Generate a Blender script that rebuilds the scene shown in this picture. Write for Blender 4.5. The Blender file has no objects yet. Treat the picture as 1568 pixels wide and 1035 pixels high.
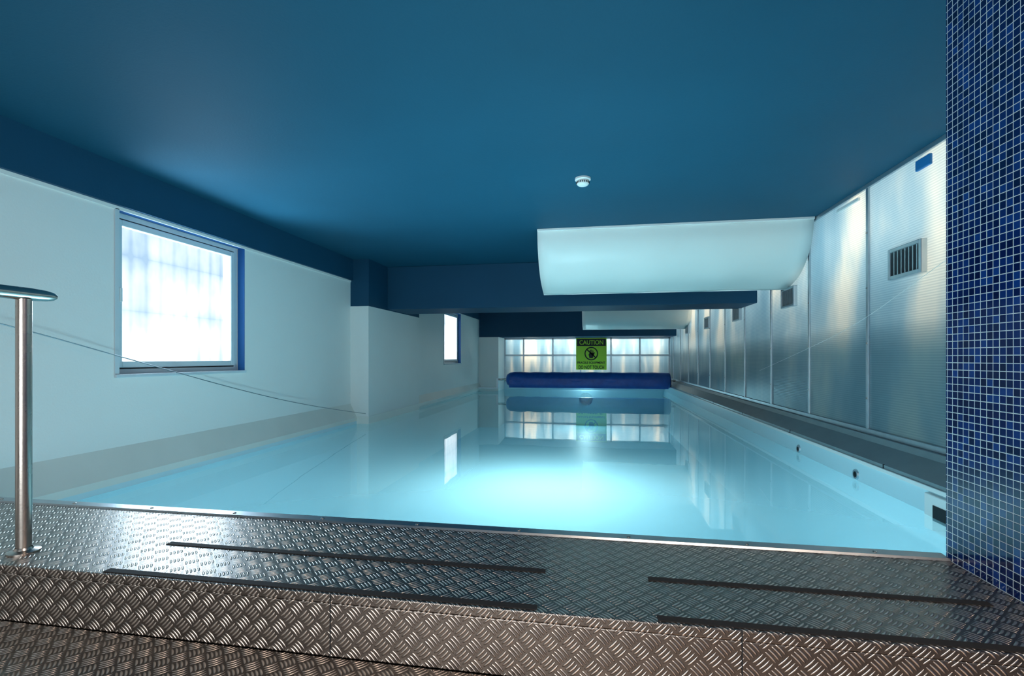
import bpy, bmesh, math, random
from mathutils import Vector, Matrix
random.seed(4)
S = bpy.context.scene
try:
    S.view_settings.view_transform = 'Standard'
    S.view_settings.look = 'None'
except Exception as e:
    print(e)

# ------------------------------------------------------------ node helpers
class NT:
    def __init__(s, name):
        s.m = bpy.data.materials.new(name); s.m.use_nodes = True
        s.t = s.m.node_tree; s.t.nodes.clear()
        s.out = s.t.nodes.new('ShaderNodeOutputMaterial')
    def n(s, typ, **kw):
        nd = s.t.nodes.new(typ)
        for k, v in kw.items(): setattr(nd, k, v)
        return nd
    def l(s, a, b): s.t.links.new(a, b)
    def setin(s, sock, v):
        if isinstance(v, bpy.types.NodeSocket): s.l(v, sock)
        else: sock.default_value = v
    def math(s, op, a, b=None, c=None, clamp=False):
        nd = s.n('ShaderNodeMath', operation=op); nd.use_clamp = clamp
        s.setin(nd.inputs[0], a)
        if b is not None: s.setin(nd.inputs[1], b)
        if c is not None: s.setin(nd.inputs[2], c)
        return nd.outputs[0]
    def mixc(s, f, a, b):
        nd = s.n('ShaderNodeMix', data_type='RGBA')
        s.setin(nd.inputs[0], f); s.setin(nd.inputs[6], a); s.setin(nd.inputs[7], b)
        return nd.outputs[2]
    def pos(s):
        g = s.n('ShaderNodeNewGeometry'); return g.outputs['Position']
    def xyz(s):
        x = s.n('ShaderNodeSeparateXYZ'); s.l(s.pos(), x.inputs[0]); return x.outputs
    def noise(s, scale, detail=3, vec=None, rough=.5):
        nd = s.n('ShaderNodeTexNoise'); nd.inputs['Scale'].default_value = scale
        nd.inputs['Detail'].default_value = detail; nd.inputs['Roughness'].default_value = rough
        s.l(vec if vec is not None else s.pos(), nd.inputs['Vector']); return nd.outputs['Fac']
    def ramp(s, f, stops):
        nd = s.n('ShaderNodeValToRGB'); e = nd.color_ramp.elements
        while len(e) < len(stops): e.new(.5)
        for i, (p, c) in enumerate(stops): e[i].position = p; e[i].color = c
        s.l(f, nd.inputs[0]); return nd.outputs[0]
    def bump(s, h, dist, strength=1.0):
        nd = s.n('ShaderNodeBump'); nd.inputs['Distance'].default_value = dist
        nd.inputs['Strength'].default_value = strength; s.l(h, nd.inputs['Height']); return nd.outputs[0]
    def pbsdf(s, color, rough=.5, metal=0., normal=None, spec=.5):
        nd = s.n('ShaderNodeBsdfPrincipled')
        s.setin(nd.inputs['Base Color'], color); s.setin(nd.inputs['Roughness'], rough)
        s.setin(nd.inputs['Metallic'], metal); nd.inputs['Specular IOR Level'].default_value = spec
        if normal is not None: s.l(normal, nd.inputs['Normal'])
        return nd.outputs[0]
    def mixs(s, f, a, b):
        nd = s.n('ShaderNodeMixShader'); s.setin(nd.inputs[0], f); s.l(a, nd.inputs[1]); s.l(b, nd.inputs[2]); return nd.outputs[0]
    def fin(s, sh): s.l(sh, s.out.inputs[0]); return s.m

def C(r, g, b): return (r, g, b, 1)

def painted(name, col, rough=.6, var=.12, bump=.0015, nscale=1.3, spec=.4):
    k = NT(name)
    f = k.noise(nscale, 4)
    c2 = tuple(x * (1 - var) for x in col)
    c = k.mixc(f, C(*col), C(*c2))
    h = k.noise(60, 5)
    return k.fin(k.pbsdf(c, rough, 0, k.bump(h, bump, .6), spec))

M_ceiling = painted('ceiling_blue_paint', (.012, .100, .170), .65, .22, .002, .8, .18)
M_bulk = painted('bulkhead_blue_paint', (.006, .070, .140), .6, .2, .002, 1.3, .3)
M_white = painted('white_wall_paint', (.88, .89, .86), .45, .06, .0015)
M_back = painted('dark_hall_paint', (.30, .30, .3), .7)
M_coping = painted('coping_off_white', (.84, .85, .79), .35, .10, .001, 3)
M_copingR = painted('coping_grey_sheet', (.25, .31, .33), .3, .3, .001, 5)
M_pool = painted('pool_liner', (.38, .74, .86), .5, .04, .001)
M_poolwhite = painted('pool_white_wall', (.62, .82, .88), .35, .04, .001)
M_sheet = painted('white_acrylic_sheet', (.82, .85, .81), .38, .06, .0005, 1.5, .35)
M_upvc = painted('window_upvc', (.62, .70, .74), .35, .05, .0003)
M_bluereveal = painted('reveal_blue_paint', (.015, .12, .36), .5, .1)
M_plastic = painted('white_plastic', (.85, .85, .83), .35, .03, .0002)
M_black = painted('black_rubber_grip', (.008, .008, .009), .75, .3, .001, 40)
M_dark = painted('dark_gap', (.01, .014, .018), .6)
M_concrete = painted('exterior_concrete', (.14, .21, .26), .8, .3, .003, 3)
M_signy = painted('sign_yellow_green', (.44, .68, .03), .4, .05, .0002)
M_signk = painted('sign_black', (.01, .012, .01), .5, .1, .0002)
M_bluetag = painted('blue_plastic_tag', (.02, .20, .50), .4, .1, .0002)

def metal(name, col, rough, brush=0):
    k = NT(name)
    f = k.noise(9, 4)
    r = k.math('MULTIPLY_ADD', f, .18, rough - .09)
    c = k.mixc(f, C(*col), C(*[x * .8 for x in col]))
    return k.fin(k.pbsdf(c, r, 1, k.bump(k.noise(90, 3), .0004, .5)))
M_steel = metal('brushed_steel', (.55, .51, .47), .26)
M_alu = metal('aluminium_profile', (.66, .72, .76), .42)
M_rim = metal('pool_rim_metal', (.42, .46, .49), .34)

def tread():
    k = NT('aluminium_tread_plate')
    x, y, z = k.xyz()
    v = k.math('ADD', y, z)
    s = .046
    a = k.math('MULTIPLY', k.math('ADD', x, v), .7071 / s)
    b = k.math('MULTIPLY', k.math('SUBTRACT', x, v), .7071 / s)
    ia = k.math('FLOOR', a); ib = k.math('FLOOR', b)
    fa = k.math('FRACT', a); fb = k.math('FRACT', b)
    par = k.math('FLOORED_MODULO', k.math('ADD', ia, ib), 2.0)
    inv = k.math('SUBTRACT', 1.0, par)
    al = k.math('ADD', k.math('MULTIPLY', fa, par), k.math('MULTIPLY', fb, inv))
    ac = k.math('ADD', k.math('MULTIPLY', fb, par), k.math('MULTIPLY', fa, inv))
    al2 = k.math('MULTIPLY', k.math('ABSOLUTE', k.math('SUBTRACT', al, .5)), 2.0)
    acc = k.math('ADD', ac, k.math('MULTIPLY', k.math('MULTIPLY', al2, al2), .05))
    st = k.math('FRACT', k.math('MULTIPLY', acc, 4.0))
    st2 = k.math('MULTIPLY', k.math('ABSOLUTE', k.math('SUBTRACT', st, .5)), 2.0)
    e1 = k.math('POWER', k.math('DIVIDE', st2, .62), 2.0)
    e2 = k.math('POWER', k.math('DIVIDE', al2, .88), 3.0)
    h = k.math('SUBTRACT', 1.0, k.math('ADD', e1, e2), clamp=True)
    h = k.math('POWER', h, .6)
    n = k.noise(2.2, 5)
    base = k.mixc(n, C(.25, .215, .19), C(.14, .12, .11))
    col = k.mixc(h, base, C(.84, .76, .69))  # raised bars coloured brighter, putting their highlights into the colour
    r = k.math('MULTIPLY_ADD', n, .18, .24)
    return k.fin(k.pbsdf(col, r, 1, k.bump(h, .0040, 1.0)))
M_tread = tread()

def mosaic():
    k = NT('blue_glass_mosaic')
    x, y, z = k.xyz()
    s = .0262
    u = k.math('DIVIDE', k.math('ADD', y, x), s)
    w = k.math('DIVIDE', z, s)
    iu = k.math('FLOOR', u); iw = k.math('FLOOR', w)
    fu = k.math('ABSOLUTE', k.math('SUBTRACT', k.math('FRACT', u), .5))
    fw = k.math('ABSOLUTE', k.math('SUBTRACT', k.math('FRACT', w), .5))
    m = k.math('MAXIMUM', fu, fw)
    grout = k.math('GREATER_THAN', m, .452)
    cv = k.n('ShaderNodeCombineXYZ'); k.l(iu, cv.inputs[0]); k.l(iw, cv.inputs[1])
    wn = k.n('ShaderNodeTexWhiteNoise', noise_dimensions='3D'); k.l(cv.outputs[0], wn.inputs['Vector'])
    c = k.ramp(wn.outputs['Value'], [(0, C(.001, .006, .042)), (.4, C(.002, .010, .070)), (.8, C(.003, .018, .11)), (1, C(.005, .035, .18))])
    col = k.mixc(grout, c, C(.44, .52, .56))
    rg = k.math('MULTIPLY_ADD', grout, .5, .10)
    hh = k.math('SUBTRACT', 1.0, k.math('MULTIPLY', k.math('SUBTRACT', m, .40), 10.0, clamp=True))
    return k.fin(k.pbsdf(col, rg, 0, k.bump(hh, .001, .5), .5))
M_mosaic = mosaic()

def polycarb():
    k = NT('twinwall_polycarbonate')
    x, y, z = k.xyz()
    ribs = k.math('SINE', k.math('MULTIPLY', z, 2 * math.pi / .022))
    ribs01 = k.math('MULTIPLY_ADD', ribs, .5, .5)
    mp = k.n('ShaderNodeMapping'); k.l(k.pos(), mp.inputs[0]); mp.inputs['Scale'].default_value = (2.6, .9, .35)
    f = k.noise(1.3, 3, mp.outputs[0])
    col = k.ramp(f, [(.34, C(.38, .52, .58)), (.5, C(.54, .64, .67)), (.64, C(.88, .84, .75))])  # blue reflections and warm highlight streaks put into the sheet colour
    col = k.mixc(k.math('MULTIPLY', ribs01, .30), col, C(.16, .24, .29))
    tr = k.n('ShaderNodeBsdfTranslucent'); k.l(col, tr.inputs[0])
    df = k.n('ShaderNodeBsdfDiffuse'); k.l(k.mixc(.5, col, C(.16, .27, .32)), df.inputs[0])
    gl = k.n('ShaderNodeBsdfGlossy'); gl.inputs['Roughness'].default_value = .27
    gl.inputs['Color'].default_value = C(.8, .92, .98)
    k.l(k.bump(ribs01, .0012, .4), gl.inputs['Normal'])
    base = k.mixs(.40, tr.outputs[0], df.outputs[0])
    fr = k.n('ShaderNodeFresnel'); fr.inputs[0].default_value = 1.45
    fac = k.math('MULTIPLY_ADD', fr.outputs[0], .6, .05)
    return k.fin(k.mixs(fac, base, gl.outputs[0]))
M_poly = polycarb()

def water():
    k = NT('pool_water_surface')
    n1 = k.noise(1.1, 2); n2 = k.noise(5, 2)
    h = k.math('ADD', n1, k.math('MULTIPLY', n2, .10))
    nrm = k.bump(h, .0025, .5)
    tp = k.n('ShaderNodeBsdfTransparent'); tp.inputs[0].default_value = C(.64, .90, .97)
    tl = k.n('ShaderNodeBsdfTranslucent'); tl.inputs[0].default_value = C(.46, .82, .92)
    df = k.n('ShaderNodeBsdfDiffuse'); df.inputs[0].default_value = C(.16, .46, .60)
    milky = k.mixs(.35, tl.outputs[0], df.outputs[0])
    body = k.mixs(.42, tp.outputs[0], milky)
    gl = k.n('ShaderNodeBsdfGlossy'); gl.inputs['Roughness'].default_value = .006
    k.l(nrm, gl.inputs['Normal'])
    fr = k.n('ShaderNodeFresnel'); fr.inputs[0].default_value = 1.6; k.l(nrm, fr.inputs[1])
    return k.fin(k.mixs(fr.outputs[0], body, gl.outputs[0]))
M_water = water()

def pane():
    """obscured window glass: patterned emission in place of scattered daylight, plus some straight transmission"""
    k = NT('frosted_emissive_glass')
    x, y, z = k.xyz()
    f = k.noise(1.7, 4)
    mp = k.n('ShaderNodeMapping'); k.l(k.pos(), mp.inputs[0]); mp.inputs['Scale'].default_value = (1, 5, 1.2)
    g = k.noise(1.2, 3, mp.outputs[0])
    bars = k.math('POWER', k.math('ABSOLUTE', k.math('SINE', k.math('MULTIPLY', y, math.pi / .16))), 10.0)
    bar2 = k.math('POWER', k.math('ABSOLUTE', k.math('SINE', k.math('MULTIPLY', k.math('SUBTRACT', z, 1.20), math.pi / .52))), .30)
    low = k.math('MULTIPLY_ADD', z, -.16, .37)
    t = k.math('ADD', k.math('MULTIPLY', f, .65), k.math('MULTIPLY', g, .35))
    t = k.math('ADD', t, low)
    t = k.math('SUBTRACT', t, k.math('MULTIPLY', bars, .08))
    t = k.math('SUBTRACT', t, k.math('MULTIPLY', k.math('SUBTRACT', 1.0, bar2), .20))
    c = k.ramp(t, [(.34, C(.30, .46, .62)), (.44, C(.46, .62, .72)), (.54, C(.66, .78, .84)), (.66, C(.92, .97, 1))])
    em = k.n('ShaderNodeEmission'); k.l(c, em.inputs[0]); em.inputs[1].default_value = 1.12  # the pane's glow is painted in as emission, standing in for daylight
    tp = k.n('ShaderNodeBsdfTransparent'); tp.inputs[0].default_value = C(.3, .3, .3)
    ad = k.n('ShaderNodeAddShader'); k.l(em.outputs[0], ad.inputs[0]); k.l(tp.outputs[0], ad.inputs[1])
    gl = k.n('ShaderNodeBsdfGlossy'); gl.inputs['Roughness'].default_value = .1
    return k.fin(k.mixs(.04, ad.outputs[0], gl.outputs[0]))
M_pane = pane()

def cover():
    k = NT('blue_bubble_cover')
    v = k.n('ShaderNodeTexVoronoi'); v.inputs['Scale'].default_value = 45; k.l(k.pos(), v.inputs['Vector'])
    n = k.noise(6, 4)
    c = k.mixc(n, C(.004, .05, .27), C(.010, .12, .50))
    return k.fin(k.pbsdf(c, .35, 0, k.bump(v.outputs['Distance'], .004, .6)))
M_cover = cover()

# ------------------------------------------------------------ mesh helpers
def add(name, me, parent=None, mat=None):
    o = bpy.data.objects.new(name, me); S.collection.objects.link(o)
    if mat: me.materials.append(mat)
    if parent: o.parent = parent
    return o
def empty(name, loc=(0, 0, 0)):
    o = bpy.data.objects.new(name, None); S.collection.objects.link(o); o.empty_display_size = .2
    return o
def bm_box(bm, x0, x1, y0, y1, z0, z1, mi=0):
    vs = [bm.verts.new(p) for p in [(x0,y0,z0),(x1,y0,z0),(x1,y1,z0),(x0,y1,z0),(x0,y0,z1),(x1,y0,z1),(x1,y1,z1),(x0,y1,z1)]]
    for f in [(0,3,2,1),(4,5,6,7),(0,1,5,4),(1,2,6,5),(2,3,7,6),(3,0,4,7)]:
        fc = bm.faces.new([vs[i] for i in f]); fc.material_index = mi
def boxes(name, lst, mat, parent=None, bevel=0):
    bm = bmesh.new()
    for b in lst: bm_box(bm, *b)
    me = bpy.data.meshes.new(name); bm.to_mesh(me); bm.free()
    mats = mat if isinstance(mat, (list, tuple)) else [mat]
    for m in mats: me.materials.append(m)
    o = add(name, me, parent)
    if bevel:
        md = o.modifiers.new('bevel', 'BEVEL'); md.width = bevel; md.segments = 2; md.limit_method = 'ANGLE'
    return o
def smooth(me):
    for p in me.polygons: p.use_smooth = True
def lathe(name, prof, mat, M=None, seg=40, parent=None):
    bm = bmesh.new(); rings = []
    for r, z in prof:
        if r < 1e-6: rings.append([bm.verts.new((0, 0, z))])
        else: rings.append([bm.verts.new((r*math.cos(2*math.pi*i/seg), r*math.sin(2*math.pi*i/seg), z)) for i in range(seg)])
    for a, b in zip(rings, rings[1:]):
        for i in range(seg):
            j = (i + 1) % seg
            if len(a) == 1 and len(b) == 1: continue
            if len(a) == 1: bm.faces.new((a[0], b[j], b[i]))
            elif len(b) == 1: bm.faces.new((a[i], a[j], b[0]))
            else: bm.faces.new((a[i], a[j], b[j], b[i]))
    bmesh.ops.recalc_face_normals(bm, faces=bm.faces)
    if M is not None: bmesh.ops.transform(bm, matrix=M, verts=bm.verts)
    me = bpy.data.meshes.new(name); bm.to_mesh(me); bm.free(); smooth(me)
    o = add(name, me, parent, mat)
    md = o.modifiers.new('es', 'EDGE_SPLIT'); md.split_angle = math.radians(40)
    return o
def tube(name, pts, r, mat, parent=None, seg=16, bez=False):
    cu = bpy.data.curves.new(name, 'CURVE'); cu.dimensions = '3D'; cu.bevel_depth = r; cu.bevel_resolution = seg // 4
    cu.use_fill_caps = True
    if bez:
        sp = cu.splines.new('NURBS'); sp.points.add(len(pts) - 1)
        for i, p in enumerate(pts): sp.points[i].co = (*p, 1)
        sp.use_endpoint_u = True; sp.order_u = 3; sp.resolution_u = 10
    else:
        sp = cu.splines.new('POLY'); sp.points.add(len(pts) - 1)
        for i, p in enumerate(pts): sp.points[i].co = (*p, 1)
    tmp = bpy.data.objects.new('tmp', cu); S.collection.objects.link(tmp)
    dg = bpy.context.evaluated_depsgraph_get()
    me = bpy.data.meshes.new_from_object(tmp.evaluated_get(dg)); bpy.data.objects.remove(tmp)
    me.name = name; me.materials.clear(); smooth(me)
    return add(name, me, parent, mat)
def extrude_prof(name, pts, y0, y1, mats, axis='Y', parent=None):
    bm = bmesh.new()
    if axis == 'Y':
        a = [bm.verts.new((p[0], y0, p[1])) for p in pts]; b = [bm.verts.new((p[0], y1, p[1])) for p in pts]
    else:
        a = [bm.verts.new((y0, p[0], p[1])) for p in pts]; b = [bm.verts.new((y1, p[0], p[1])) for p in pts]
    n = len(pts)
    bm.faces.new(a); bm.faces.new(b[::-1])
    for i in range(n): bm.faces.new((a[i], a[(i+1) % n], b[(i+1) % n], b[i]))
    bmesh.ops.recalc_face_normals(bm, faces=bm.faces)
    me = bpy.data.meshes.new(name); bm.to_mesh(me); bm.free()
    return add(name, me, parent, mats)

# ------------------------------------------------------------ dimensions
CEIL = 2.49; WZ = -.40; PB = -1.7
XL = -4.24; XR = 2.70; YF = 2.085; YE = 18.0; XT = 1.30
PXL = -4.12; PXR = 2.44; XM = -4.05
SOF = 2.12

# ------------------------------------------------------------ shell
boxes('ceiling', [(-4.6, 3.9, -2.8, YE + .6, CEIL, CEIL + .2)], M_ceiling)
W1 = (3.70, 5.31, .60, 2.10); W2 = (12.7, 14.4, .60, 2.10)
boxes('wall_left', [
    (XL - .3, XL, -2.6, W1[0], -1.9, CEIL), (XL - .3, XL, W1[1], 7.93, -1.9, CEIL),
    (XL - .3, XL, W1[0], W1[1], -1.9, W1[2]), (XL - .3, XL, W1[0], W1[1], W1[3], CEIL),
    (XL - .3, XL, 7.93, 10.4, -1.9, CEIL)], M_white)
boxes('wall_left', [
    (XM - .49, XM, 10.4, W2[0], -1.9, CEIL), (XM - .49, XM, W2[1], 16.8, -1.9, CEIL),
    (XM - .49, XM, W2[0], W2[1], -1.9, W2[2]), (XM - .49, XM, W2[0], W2[1], W2[3], CEIL),
    (XM - .49, XM, 16.8, YE, -1.9, CEIL)], M_white)
boxes('trim_1', [
    (XL - .09, XL + .002, W1[1] - .006, W1[1], W1[2], W1[3]),
    (XL - .09, XL + .002, W1[0], W1[1], W1[3] - .006, W1[3])], M_bluereveal)
boxes('trim_2', [
    (XM - .09, XM + .002, W2[1] - .006, W2[1], W2[2], W2[3]),
    (XM - .09, XM + .002, W2[0], W2[1], W2[3] - .006, W2[3])], M_bluereveal)
boxes('pilaster', [(XL, -3.90, 7.93, 10.4, -1.9, 1.665)], M_white)
boxes('pilaster', [(XM, -3.35, 16.8, YE, -1.9, 1.50)], M_white)
boxes('bulkhead', [(XL, XL + .05, -2.6, 7.93, SOF, CEIL)], M_bulk)
boxes('bulkhead', [(XL, -3.895, 7.93, 10.4, 1.665, CEIL)], M_bulk)
boxes('bulkhead', [(XM, XM + .05, 10.4, 16.8, SOF, CEIL)], M_bulk)
boxes('trim_3', [(XL, XL + .012, -2.6, 7.93, SOF - .03, SOF)], M_white)
boxes('ceiling_beam', [(-3.895, XR, 8.7, 9.7, 1.68, CEIL)], M_bulk, bevel=.01)
boxes('ceiling_beam', [(XM, XR, 16.8, YE, 1.50, CEIL)], M_bulk, bevel=.01)
boxes('wall_right', [(XT, XR + .2, -2.6, 2.06, -1.9, CEIL)], M_mosaic)
boxes('wall_back', [(XL - .3, XR + .2, -2.8, -2.6, -1.0, CEIL)], M_back)
boxes('wall_exterior_right', [(3.75, 3.9, 2.06, YE + .5, -1.0, CEIL)], M_concrete)
boxes('panel_light_blocker', [(2.98, 3.1, 2.06, YE + .5, -1.0, 1.35)], M_concrete)  # unseen blocker added to darken the lower panels from behind
boxes('wall_exterior_end', [(-4.5, 3.7, YE + .9, YE + 1.0, -1.0, CEIL + .1)], M_concrete)

boxes('floor', [(XL, XT, -2.6, .80, -.60, -.40)], M_back)
tp = empty('tread_plate_steps')
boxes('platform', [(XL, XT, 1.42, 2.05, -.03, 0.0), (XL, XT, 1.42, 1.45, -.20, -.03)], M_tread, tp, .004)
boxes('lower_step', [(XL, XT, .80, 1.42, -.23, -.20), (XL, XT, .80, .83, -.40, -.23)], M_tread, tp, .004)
boxes('core', [(XL, XT, 1.45, 2.08, -1.9, -.03), (XL, XT, .83, 1.45, -.6, -.23)], M_dark, tp)
boxes('grip_strips', [(-1.70, -.17, 1.685, 1.712, 0, .003), (-1.70, -.17, 1.432, 1.459, 0, .003),
                      (.18, 1.19, 1.685, 1.712, 0, .003), (.18, XT, 1.432, 1.459, 0, .003)], M_black, tp)
boxes('plate_joint', [(-.83, -.827, 1.4185, 1.421, -.2, 0), (.40, .403, 1.4185, 1.421, -.2, 0)], M_dark, tp)
rim = empty('pool_edge_rim')
extrude_prof('rim_profile', [(2.035, 0.0), (2.04, .008), (2.088, .010), (2.098, .004), (2.098, -.06), (2.092, -.06), (2.088, 0.0)], XL + .0, XT, M_rim, 'X', rim)
for i in range(12):
    x = -4.0 + i * .46
    lathe('screw_%d' % i, [(.008, 0), (.008, .002), (.004, .0035), (0, .0035)], M_steel, Matrix.Translation((x, 2.062, .009)), 12, rim)

# ------------------------------------------------------------ pool
pool = empty('swimming_pool')
boxes('pool_floor', [(PXL - .1, PXR + .1, YF, YE, PB - .15, PB)], M_pool, pool)
boxes('pool_side_walls', [(PXL - .1, PXL, YF, YE, PB, -.30), (PXR, PXR + .1, YF, YE, PB, -.20),
                          (PXL, PXR, YF - .003, YF + .03, PB, -.06), (PXL, PXR, YE - .06, YE, PB, -.12)], M_poolwhite, pool)
extrude_prof('coping_left', [(XL, -.05), (PXL + .005, -.29), (PXL + .005, -.35), (XL, -.35)], YF, 7.93, M_coping, 'Y', pool)
extrude_prof('coping_left_far', [(XM, -.12), (XM + .08, -.29), (XM + .08, -.35), (XM, -.35)], 10.4, 16.8, M_coping, 'Y', pool)
boxes('pilaster_tide_band', [(PXL, -3.893, 7.922, 10.405, -.46, -.27)], M_coping, pool)
extrude_prof('coping_right', [(XR, 0.0), (XR - .06, -.0), (XR - .08, -.05), (PXR - .005, -.16), (PXR - .005, -.19), (XR, -.19)], 2.06, YE, M_copingR, 'Y', pool)
boxes('pool_lip', [(PXR - .02, PXR + .02, 2.06, YE, -.225, -.19)], M_plastic, pool, .006)
boxes('coping_joints', [(PXR - .008, PXR + .02, y, y + .012, -.19, -.155) for y in (4.6, 6.6, 8.6, 10.6, 12.6)], M_dark, pool)
me = bpy.data.meshes.new('pool_water'); bm = bmesh.new()
bm.faces.new([bm.verts.new(p) for p in [(PXL, YF + .03, WZ), (PXR, YF + .03, WZ), (PXR, YE - .06, WZ), (PXL, YE - .06, WZ)]])
bm.to_mesh(me); bm.free(); add('pool_water', me, None, M_water)

sk = empty('pool_skimmer')
boxes('faceplate', [(PXR - .03, PXR, 3.62, 4.05, -.50, -.24)], M_plastic, sk, .008)
boxes('mouth', [(PXR - .034, PXR - .028, 3.72, 3.95, -.42, -.31)], M_dark, sk)
for y in (5.05, 6.35):
    e = empty('pool_return_inlet')
    Mt = Matrix.Translation((PXR, y, -.345)) @ Matrix.Rotation(-math.pi / 2, 4, 'Y')
    lathe('ring', [(.030, .014), (.034, .016), (.044, .014), (.050, 0)], M_alu, Mt, 28, e)
    lathe('eye', [(0, .006), (.014, .006), (.016, .012), (.022, .012), (.030, .004)], M_dark, Mt, 28, e)

# ------------------------------------------------------------ windows
def window(name, X, y0, y1, z0, z1):
    e = empty(name)
    xb = X - .15; xf = X - .10
    fw = .05
    boxes('outer_frame', [(xb, xf, y0, y0 + fw, z0, z1), (xb, xf, y1 - fw, y1, z0, z1),
                          (xb, xf, y0 + fw, y1 - fw, z0, z0 + fw), (xb, xf, y0 + fw, y1 - fw, z1 - fw, z1)], M_upvc, e, .006)
    g = fw + .012; sw = .06
    a0, a1, b0, b1 = y0 + g, y1 - g, z0 + g, z1 - g
    boxes('sash', [(xb + .01, xf + .018, a0, a0 + sw, b0, b1), (xb + .01, xf + .018, a1 - sw, a1, b0, b1),
                   (xb + .01, xf + .018, a0 + sw, a1 - sw, b0, b0 + sw), (xb + .01, xf + .018, a0 + sw, a1 - sw, b1 - sw, b1)], M_upvc, e, .008)
    q = .014
    boxes('gasket', [(xb + .012, xf - .01, y0 + fw, y0 + fw + q, z0 + fw, z1 - fw), (xb + .012, xf - .01, y1 - fw - q, y1 - fw, z0 + fw, z1 - fw),
                     (xb + .012, xf - .01, y0 + fw, y1 - fw, z0 + fw, z0 + fw + q), (xb + .012, xf - .01, y0 + fw, y1 - fw, z1 - fw - q, z1 - fw)], M_dark, e)
    me = bpy.data.meshes.new('pane'); bm = bmesh.new()
    bm.faces.new([bm.verts.new(p) for p in [(xf, a0 + sw - .004, b0 + sw - .004), (xf, a1 - sw + .004, b0 + sw - .004), (xf, a1 - sw + .004, b1 - sw + .004), (xf, a0 + sw - .004, b1 - sw + .004)]])
    bm.to_mesh(me); bm.free(); add('pane', me, e, M_pane)
    boxes('sill', [(xf, X + .03, y0 - .03, y1 + .0, z0 - .025, z0 + .004)], M_upvc, e, .006)
    boxes('inner_trim', [(X - .001, X + .012, y0 - .03, y0 + .012, z0, z1)], M_upvc, e, .003)
    boxes('handle', [(xf + .018, xf + .045, a0 + .015, a0 + .04, (z0+z1)/2 - .08, (z0+z1)/2 + .05)], M_plastic, e, .006)
window('window_1', XL, *W1)
window('window_2', XM, *W2)

# ------------------------------------------------------------ polycarbonate partition (right and end)
pr = empty('polycarbonate_partition')
boxes('sheets', [(XR, XR + .012, 2.06, YE, 0.0, CEIL)], M_poly, pr)
mull = []
y = 5.355 - 1.335 * 2
while y < YE:
    mull.append((XR - .018, XR + .03, y - .022, y + .022, 0.0, CEIL)); y += 1.335
boxes('mullions', mull, M_alu, pr, .004)
boxes('rails', [(XR - .02, XR + .03, 2.06, YE, -.0, .05), (XR - .02, XR + .03, 2.06, YE, CEIL - .045, CEIL)], M_alu, pr, .004)
sc = []
y = 5.355 - 1.335
while y < YE:
    for z in (.35, .9, 1.45, 2.0): sc.append((XR - .024, XR - .017, y - .008, y + .008, z - .008, z + .008))
    y += 1.335
boxes('fixings', sc, M_steel, pr)
boxes('cable_clip', [(XR - .03, XR - .004, 4.42, 4.60, CEIL - .17, CEIL - .08)], M_bluetag, pr, .008)
boxes('conduit', [(XR - .03, XR - .004, 5.50, 5.95, CEIL - .12, CEIL - .085)], M_plastic, pr, .006)
pe = empty('polycarbonate_partition')
boxes('sheets', [(-3.35, XR, YE, YE + .012, -.12, 1.50)], M_poly, pe)
vx = [-3.33, -2.62, -1.52, .60, 1.62, 2.64, -.5]
boxes('mullions', [(x - .025, x + .025, YE - .02, YE + .03, -.12, 1.5) for x in vx], M_alu, pe, .004)
boxes('rails', [(-3.35, XR, YE - .025, YE + .03, .84, .89), (-3.35, XR, YE - .02, YE + .03, -.12, -.06), (-3.35, XR, YE - .02, YE + .03, 1.45, 1.5)], M_alu, pe, .004)

def vent(y):
    e = empty('air_vent_grille'); z = 1.60; W = .23; H = .14
    x0 = XR - .05
    boxes('frame', [(x0, XR, y - W, y - W + .035, z - H, z + H), (x0, XR, y + W - .035, y + W, z - H, z + H),
                    (x0, XR, y - W + .035, y + W - .035, z - H, z - H + .035), (x0, XR, y - W + .035, y + W - .035, z + H - .035, z + H)], M_alu, e, .006)
    boxes('back', [(XR - .012, XR - .004, y - W + .03, y + W - .03, z - H + .03, z + H - .03)], M_dark, e)
    boxes('louvres', [(x0 + .008, XR - .012, y - W + .06 + i * .052, y - W + .072 + i * .052, z - H + .035, z + H - .035) for i in range(7)], M_alu, e)
for y in (4.72, 7.30, 9.80, 12.25, 14.75): vent(y)

# ------------------------------------------------------------ curved white ceiling sheets
def sheet(name, x0, x1, prof):
    pts = []
    P = [Vector(p) for p in prof]
    Q = [P[0] * 2 - P[1]] + P + [P[-1] * 2 - P[-2]]
    for i in range(1, len(Q) - 2):
        for j in range(8):
            t = j / 8
            pts.append(.5 * ((2 * Q[i]) + (-Q[i-1] + Q[i+1]) * t + (2*Q[i-1] - 5*Q[i] + 4*Q[i+1] - Q[i+2]) * t*t + (-Q[i-1] + 3*Q[i] - 3*Q[i+1] + Q[i+2]) * t**3))
    pts.append(P[-1])
    bm = bmesh.new(); nx = 24; rows = []
    for p in pts:
        rows.append([bm.verts.new((x0 + (x1 - x0) * i / nx, p.x, p.y + .006 * math.sin(i * .9 + p.x * 3))) for i in range(nx + 1)])
    for a, b in zip(rows, rows[1:]):
        for i in range(nx): bm.faces.new((a[i], a[i+1], b[i+1], b[i]))
    me = bpy.data.meshes.new('curved_sheet'); bm.to_mesh(me); bm.free(); smooth(me)
    e = empty(name)
    o = add('curved_sheet', me, e, M_sheet)
    md = o.modifiers.new('solid', 'SOLIDIFY'); md.thickness = .008
    y0, z0 = prof[0]
    boxes('top_batten', [(x0, x1, y0 - .03, y0 + .01, CEIL - .03, CEIL)], M_plastic, e, .004)
    y1, z1 = prof[-1]
    boxes('bottom_bead', [(x0, x1, y1 - .01, y1 + .012, z1 - .012, z1 + .006)], M_plastic, e, .004)
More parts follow.
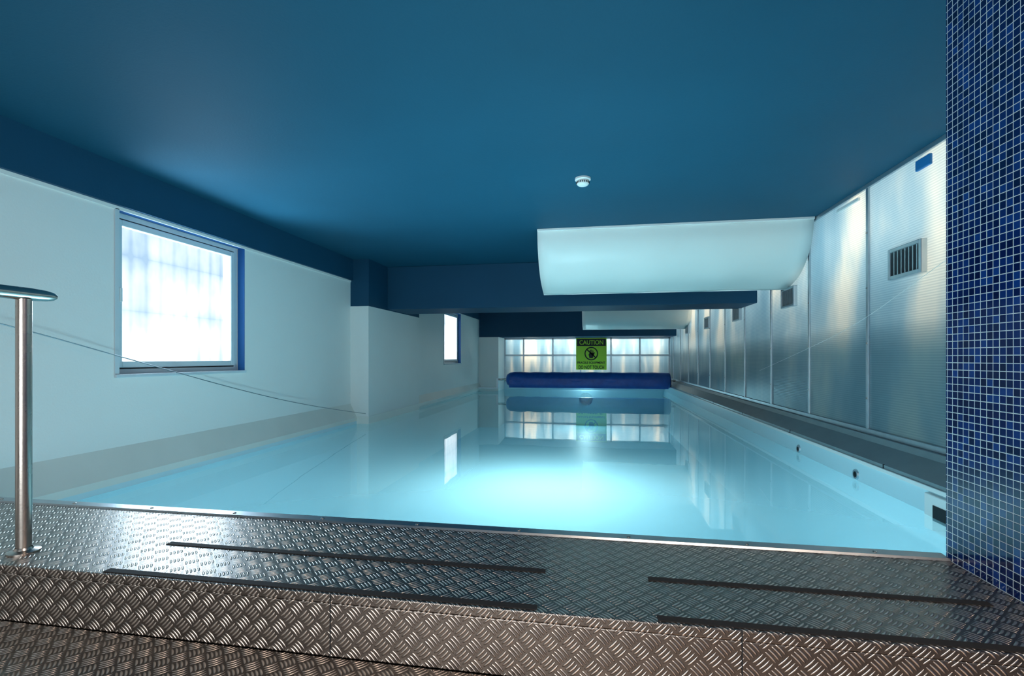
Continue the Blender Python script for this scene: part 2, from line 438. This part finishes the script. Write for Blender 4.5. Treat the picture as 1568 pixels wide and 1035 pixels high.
sheet('curved_ceiling_sheet', -.76, XR - .03, [(6.50, 2.475), (6.55, 2.26), (6.69, 2.04), (6.95, 1.85), (7.36, 1.725)])
sheet('curved_ceiling_sheet', -.35, XR - .03, [(14.0, 2.475), (14.03, 2.2), (14.16, 1.93), (14.45, 1.73), (15.0, 1.63)])

# ------------------------------------------------------------ smoke detector
sd = empty('smoke_detector')
T = Matrix.Translation((-.11, 4.73, CEIL)) @ Matrix.Rotation(math.pi, 4, 'X')
lathe('base', [(0, 0), (.076, 0), (.076, .016), (.070, .022), (.062, .026)], M_plastic, T, 40, sd)
lathe('dome', [(.060, .024), (.062, .036), (.058, .056), (.046, .068), (.028, .074), (0, .076)], M_plastic, T, 40, sd)
boxes('slots', [(-.11 + .0610*math.cos(a) - .004, -.11 + .0610*math.cos(a) + .004, 4.73 + .0610*math.sin(a) - .004, 4.73 + .0610*math.sin(a) + .004, CEIL - .053, CEIL - .036)
                for a in [i * math.pi / 10 for i in range(20)]], M_dark, sd)

# ------------------------------------------------------------ pool cover roller
ro = empty('pool_cover_roller')
Rz = .02; Ry = 16.4
TX = Matrix.Translation((0, Ry, Rz)) @ Matrix.Rotation(math.pi / 2, 4, 'Y')
prof = [(0, -2.98), (.10, -2.98), (.18, -2.95), (.24, -2.85)] + [(.262 + .006 * math.sin(i * 1.7), -2.7 + i * .17) for i in range(30)] + [(.25, 2.40), (.22, 2.43), (0, 2.43)]
lathe('rolled_cover', prof, M_cover, TX, 48, ro)
lathe('axle', [(0, -3.28), (.035, -3.28), (.035, 2.60), (0, 2.60)], M_steel, TX, 20, ro)
tube('spiral_edge', [(2.435, Ry + (.03 + .0085*i) * math.cos(i*.5), Rz + (.03 + .0085*i) * math.sin(i*.5)) for i in range(25)], .006, M_plastic, ro)
boxes('end_stand_right', [(2.46, 2.52, Ry - .2, Ry + .2, -.19, -.13), (2.47, 2.51, Ry - .03, Ry + .03, -.13, Rz + .05)], M_alu, ro, .004)
boxes('end_stand_left', [(-3.34, -3.27, Ry - .04, Ry + .04, -.3, Rz + .05), (-3.97, -3.27, Ry - .05, Ry + .05, -.30, -.25)], M_alu, ro, .004)
me = bpy.data.meshes.new('cover_flap'); bm = bmesh.new()
rows = []
for yy, zz in [(Ry - .262, Rz), (Ry - .27, -.12), (Ry - .26, -.20), (Ry - .25, -.24)]:
    rows.append([bm.verts.new((-2.85 + 5.2 * i / 40, yy + .01 * math.sin(i * .8), zz)) for i in range(41)])
for a, b in zip(rows, rows[1:]):
    for i in range(40): bm.faces.new((a[i], a[i+1], b[i+1], b[i]))
bm.to_mesh(me); bm.free(); smooth(me); add('cover_flap', me, ro, M_cover)

# ------------------------------------------------------------ caution sign
sg = empty('caution_sign')
sy = YE - .10; sx0, sx1, sz0, sz1 = -.66, .44, .33, 1.49
boxes('board', [(sx0, sx1, sy, sy + .012, sz0, sz1)], M_signy, sg)
boxes('header_band', [(sx0 + .03, sx1 - .03, sy - .003, sy, sz1 - .29, sz1 - .03)], M_signk, sg)
boxes('hangers', [(sx0 + .2, sx0 + .22, sy + .012, YE - .02, sz1 - .1, sz1 - .05), (sx1 - .22, sx1 - .2, sy + .012, YE - .02, sz1 - .1, sz1 - .05)], M_alu, sg)
def text(body, z, width, h, mat, y):
    cu = bpy.data.curves.new('t', 'FONT'); cu.body = body; cu.align_x = 'CENTER'; cu.align_y = 'CENTER'; cu.size = 1; cu.offset = .02
    cu.extrude = .002
    t = bpy.data.objects.new('t', cu); S.collection.objects.link(t)
    dg = bpy.context.evaluated_depsgraph_get(); me = bpy.data.meshes.new_from_object(t.evaluated_get(dg)); bpy.data.objects.remove(t)
    xs = [v.co.x for v in me.vertices]; ys = [v.co.y for v in me.vertices]
    sx = width / (max(xs) - min(xs)); sz = h / (max(ys) - min(ys)); cx = (max(xs)+min(xs))/2; cy = (max(ys)+min(ys))/2
    for v in me.vertices:
        v.co = Vector(((v.co.x - cx) * sx + (sx0 + sx1) / 2, y - v.co.z, (v.co.y - cy) * sz + z))
    me.materials.clear(); add('text_' + body.split()[0].lower(), me, sg, mat)
text('CAUTION', sz1 - .16, .86, .17, M_signy, sy - .006)
text('FRAGILE EQUIPMENT', sz0 + .25, 1.0, .10, M_signk, sy - .003)
text('DO NOT TOUCH', sz0 + .09, .92, .13, M_signk, sy - .003)
cx = (sx0 + sx1) / 2; cz = sz0 + .59
lathe('prohibition_ring', [(.205, 0), (.205, .004), (.245, .004), (.245, 0)], M_signk,
      Matrix.Translation((cx, sy, cz)) @ Matrix.Rotation(math.pi/2, 4, 'X'), 48, sg)
def flat(name, pts):
    bm = bmesh.new(); f = bm.faces.new([bm.verts.new((cx + p[0], sy - .004, cz + p[1])) for p in pts])
    me = bpy.data.meshes.new(name); bm.to_mesh(me); bm.free(); add(name, me, sg, M_signk)
flat('slash', [(-.17, .13), (-.14, .16), (.17, -.13), (.14, -.16)])
flat('hand_palm', [(-.07, -.16), (.05, -.17), (.09, -.05), (.08, .03), (-.06, .03), (-.10, -.04)])
for i, (a, hh) in enumerate([(-.06, .12), (-.025, .15), (.012, .14), (.05, .11)]):
    flat('finger_%d' % i, [(a, .02), (a + .025, .02), (a + .025, hh), (a, hh)])
flat('thumb', [(.08, -.06), (.13, .03), (.11, .05), (.06, -.01)])

# ------------------------------------------------------------ handrail
hr = empty('handrail')
hx, hy = -2.18, 1.53
tube('post', [(hx, hy, .0), (hx, hy, .98)], .024, M_steel, hr, 32)
lathe('base_flange', [(0, 0), (.05, 0), (.05, .006), (.03, .012), (.026, .02)], M_steel, Matrix.Translation((hx, hy, 0)), 32, hr)
tube('post_lower', [(hx, .35, -.40), (hx, .35, .98)], .024, M_steel, hr, 32)
lathe('top_rail', [(0, 0), (.010, .002), (.017, .014), (.022, .04), (.025, .09), (.025, 1.36), (.02, 1.38), (0, 1.385)], M_steel,
      Matrix.Translation((hx, hy + .115, 1.0)) @ Matrix.Rotation(math.pi / 2, 4, 'X'), 32, hr)

tube('lane_cord', [(-4.10, 2.10, 1.14), (-4.1, 2.73, 1.00), (-4.1, 3.7, .74), (-4.1, 5.19, .34), (-4.05, 6.6, .02), (-3.95, 7.92, -.22)], .0045, M_rim, None, 8, True)
tube('partition_cord', [(2.64, 2.2, 2.1), (2.64, 4.2, 1.50), (2.64, 5.4, 1.10), (2.64, 6.7, .85), (2.64, 8.4, .55)], .002, M_plastic, None, 8, True)

# ------------------------------------------------------------ lights
def area(name, loc, rot, sx, sy_, power, col, shape='RECTANGLE', parent=None):
    l = bpy.data.lights.new(name, 'AREA'); l.shape = shape; l.size = sx; l.size_y = sy_; l.energy = power; l.color = col
    o = bpy.data.objects.new(name, l); o.location = loc; o.rotation_euler = rot; S.collection.objects.link(o)
    if parent: o.parent = parent
    return o
def aim(o, target):
    d = Vector(target) - o.location; o.rotation_euler = d.to_track_quat('-Z', 'Y').to_euler()
R = math.radians
area('daylight_right', (3.6, 10.2, 2.25), (0, R(68), 0), .5, 15.5, 700, (1, .97, .92))
area('daylight_end', (-.3, YE + .8, 1.6), (R(-75), 0, 0), 5.8, .8, 620, (1, .94, .86))
o = area('daylight_window', (-5.6, 4.3, .1), (0, 0, 0), 1.5, 1.8, 750, (.62, .84, 1)); aim(o, (-3.2, 5.0, 2.4))
o = area('daylight_window', (-5.4, 13.4, .1), (0, 0, 0), 1.2, 1.6, 250, (.75, .88, 1)); aim(o, (-3.0, 13.8, 2.4))
o = area('daylight_window', (-5.9, 5.6, 1.85), (0, 0, 0), 1.6, 1.3, 380, (.60, .82, 1)); aim(o, (-1.7, 1.65, 0))
u1 = empty('underwater_pool_light')
lathe('rim', [(.0, 0), (.56, 0), (.56, .02), (.52, .035), (.51, .02), (0, .02)], M_steel, Matrix.Translation((-.45, 4.3, PB)), 40, u1)
area('lamp', (-.45, 4.3, PB + .04), (R(180), 0, 0), 1.0, 1.0, 165, (.74, .97, 1), 'DISK', u1)
u2 = empty('underwater_pool_light')
lathe('rim', [(0, 0), (.24, 0), (.24, .02), (.2, .03), (.19, .02), (0, .02)], M_steel, Matrix.Translation((-.3, YE - .06, -.75)) @ Matrix.Rotation(math.pi/2, 4, 'X'), 40, u2)
area('lamp', (-.3, YE - .10, -.75), (R(-90), 0, 0), .38, .38, 70, (.76, .98, 1), 'DISK', u2)
hl = empty('ceiling_light')
boxes('housing', [(.35, 1.25, -.3, 0, CEIL - .06, CEIL)], M_plastic, hl, .01)
area('lamp', (.8, -.15, CEIL - .07), (0, 0, 0), .85, .26, 90, (1, .77, .60), 'RECTANGLE', hl)
dr = empty('back_fill_light')  # unseen fill light added behind the camera, set in an invented frame
boxes('frame', [(-2.6, -2.5, -2.6, -2.5, -.4, 2.0), (.5, .6, -2.6, -2.5, -.4, 2.0), (-2.5, .5, -2.6, -2.5, 1.9, 2.0), (-1.04, -.96, -2.6, -2.5, -.4, 1.9)], M_alu, dr)
o = area('fill_panel', (-1.0, -2.48, .75), (0, 0, 0), 3.0, 2.2, 95, (.93, .98, 1), 'RECTANGLE', dr)
aim(o, (-1.0, 5, .75))

W = bpy.data.worlds.new('World'); S.world = W; W.use_nodes = True
bg = W.node_tree.nodes['Background']; bg.inputs[0].default_value = C(.55, .75, 1); bg.inputs[1].default_value = 1.0

# ------------------------------------------------------------ camera
cam = bpy.data.cameras.new('Camera'); co = bpy.data.objects.new('Camera', cam); S.collection.objects.link(co)
cam.sensor_width = 36; cam.lens = 17.0; cam.clip_start = .02
cam.shift_y = 31 / 1568
co.location = (0, 0, .75); co.rotation_euler = (math.pi / 2, 0, math.atan(126 / 740))
S.camera = co
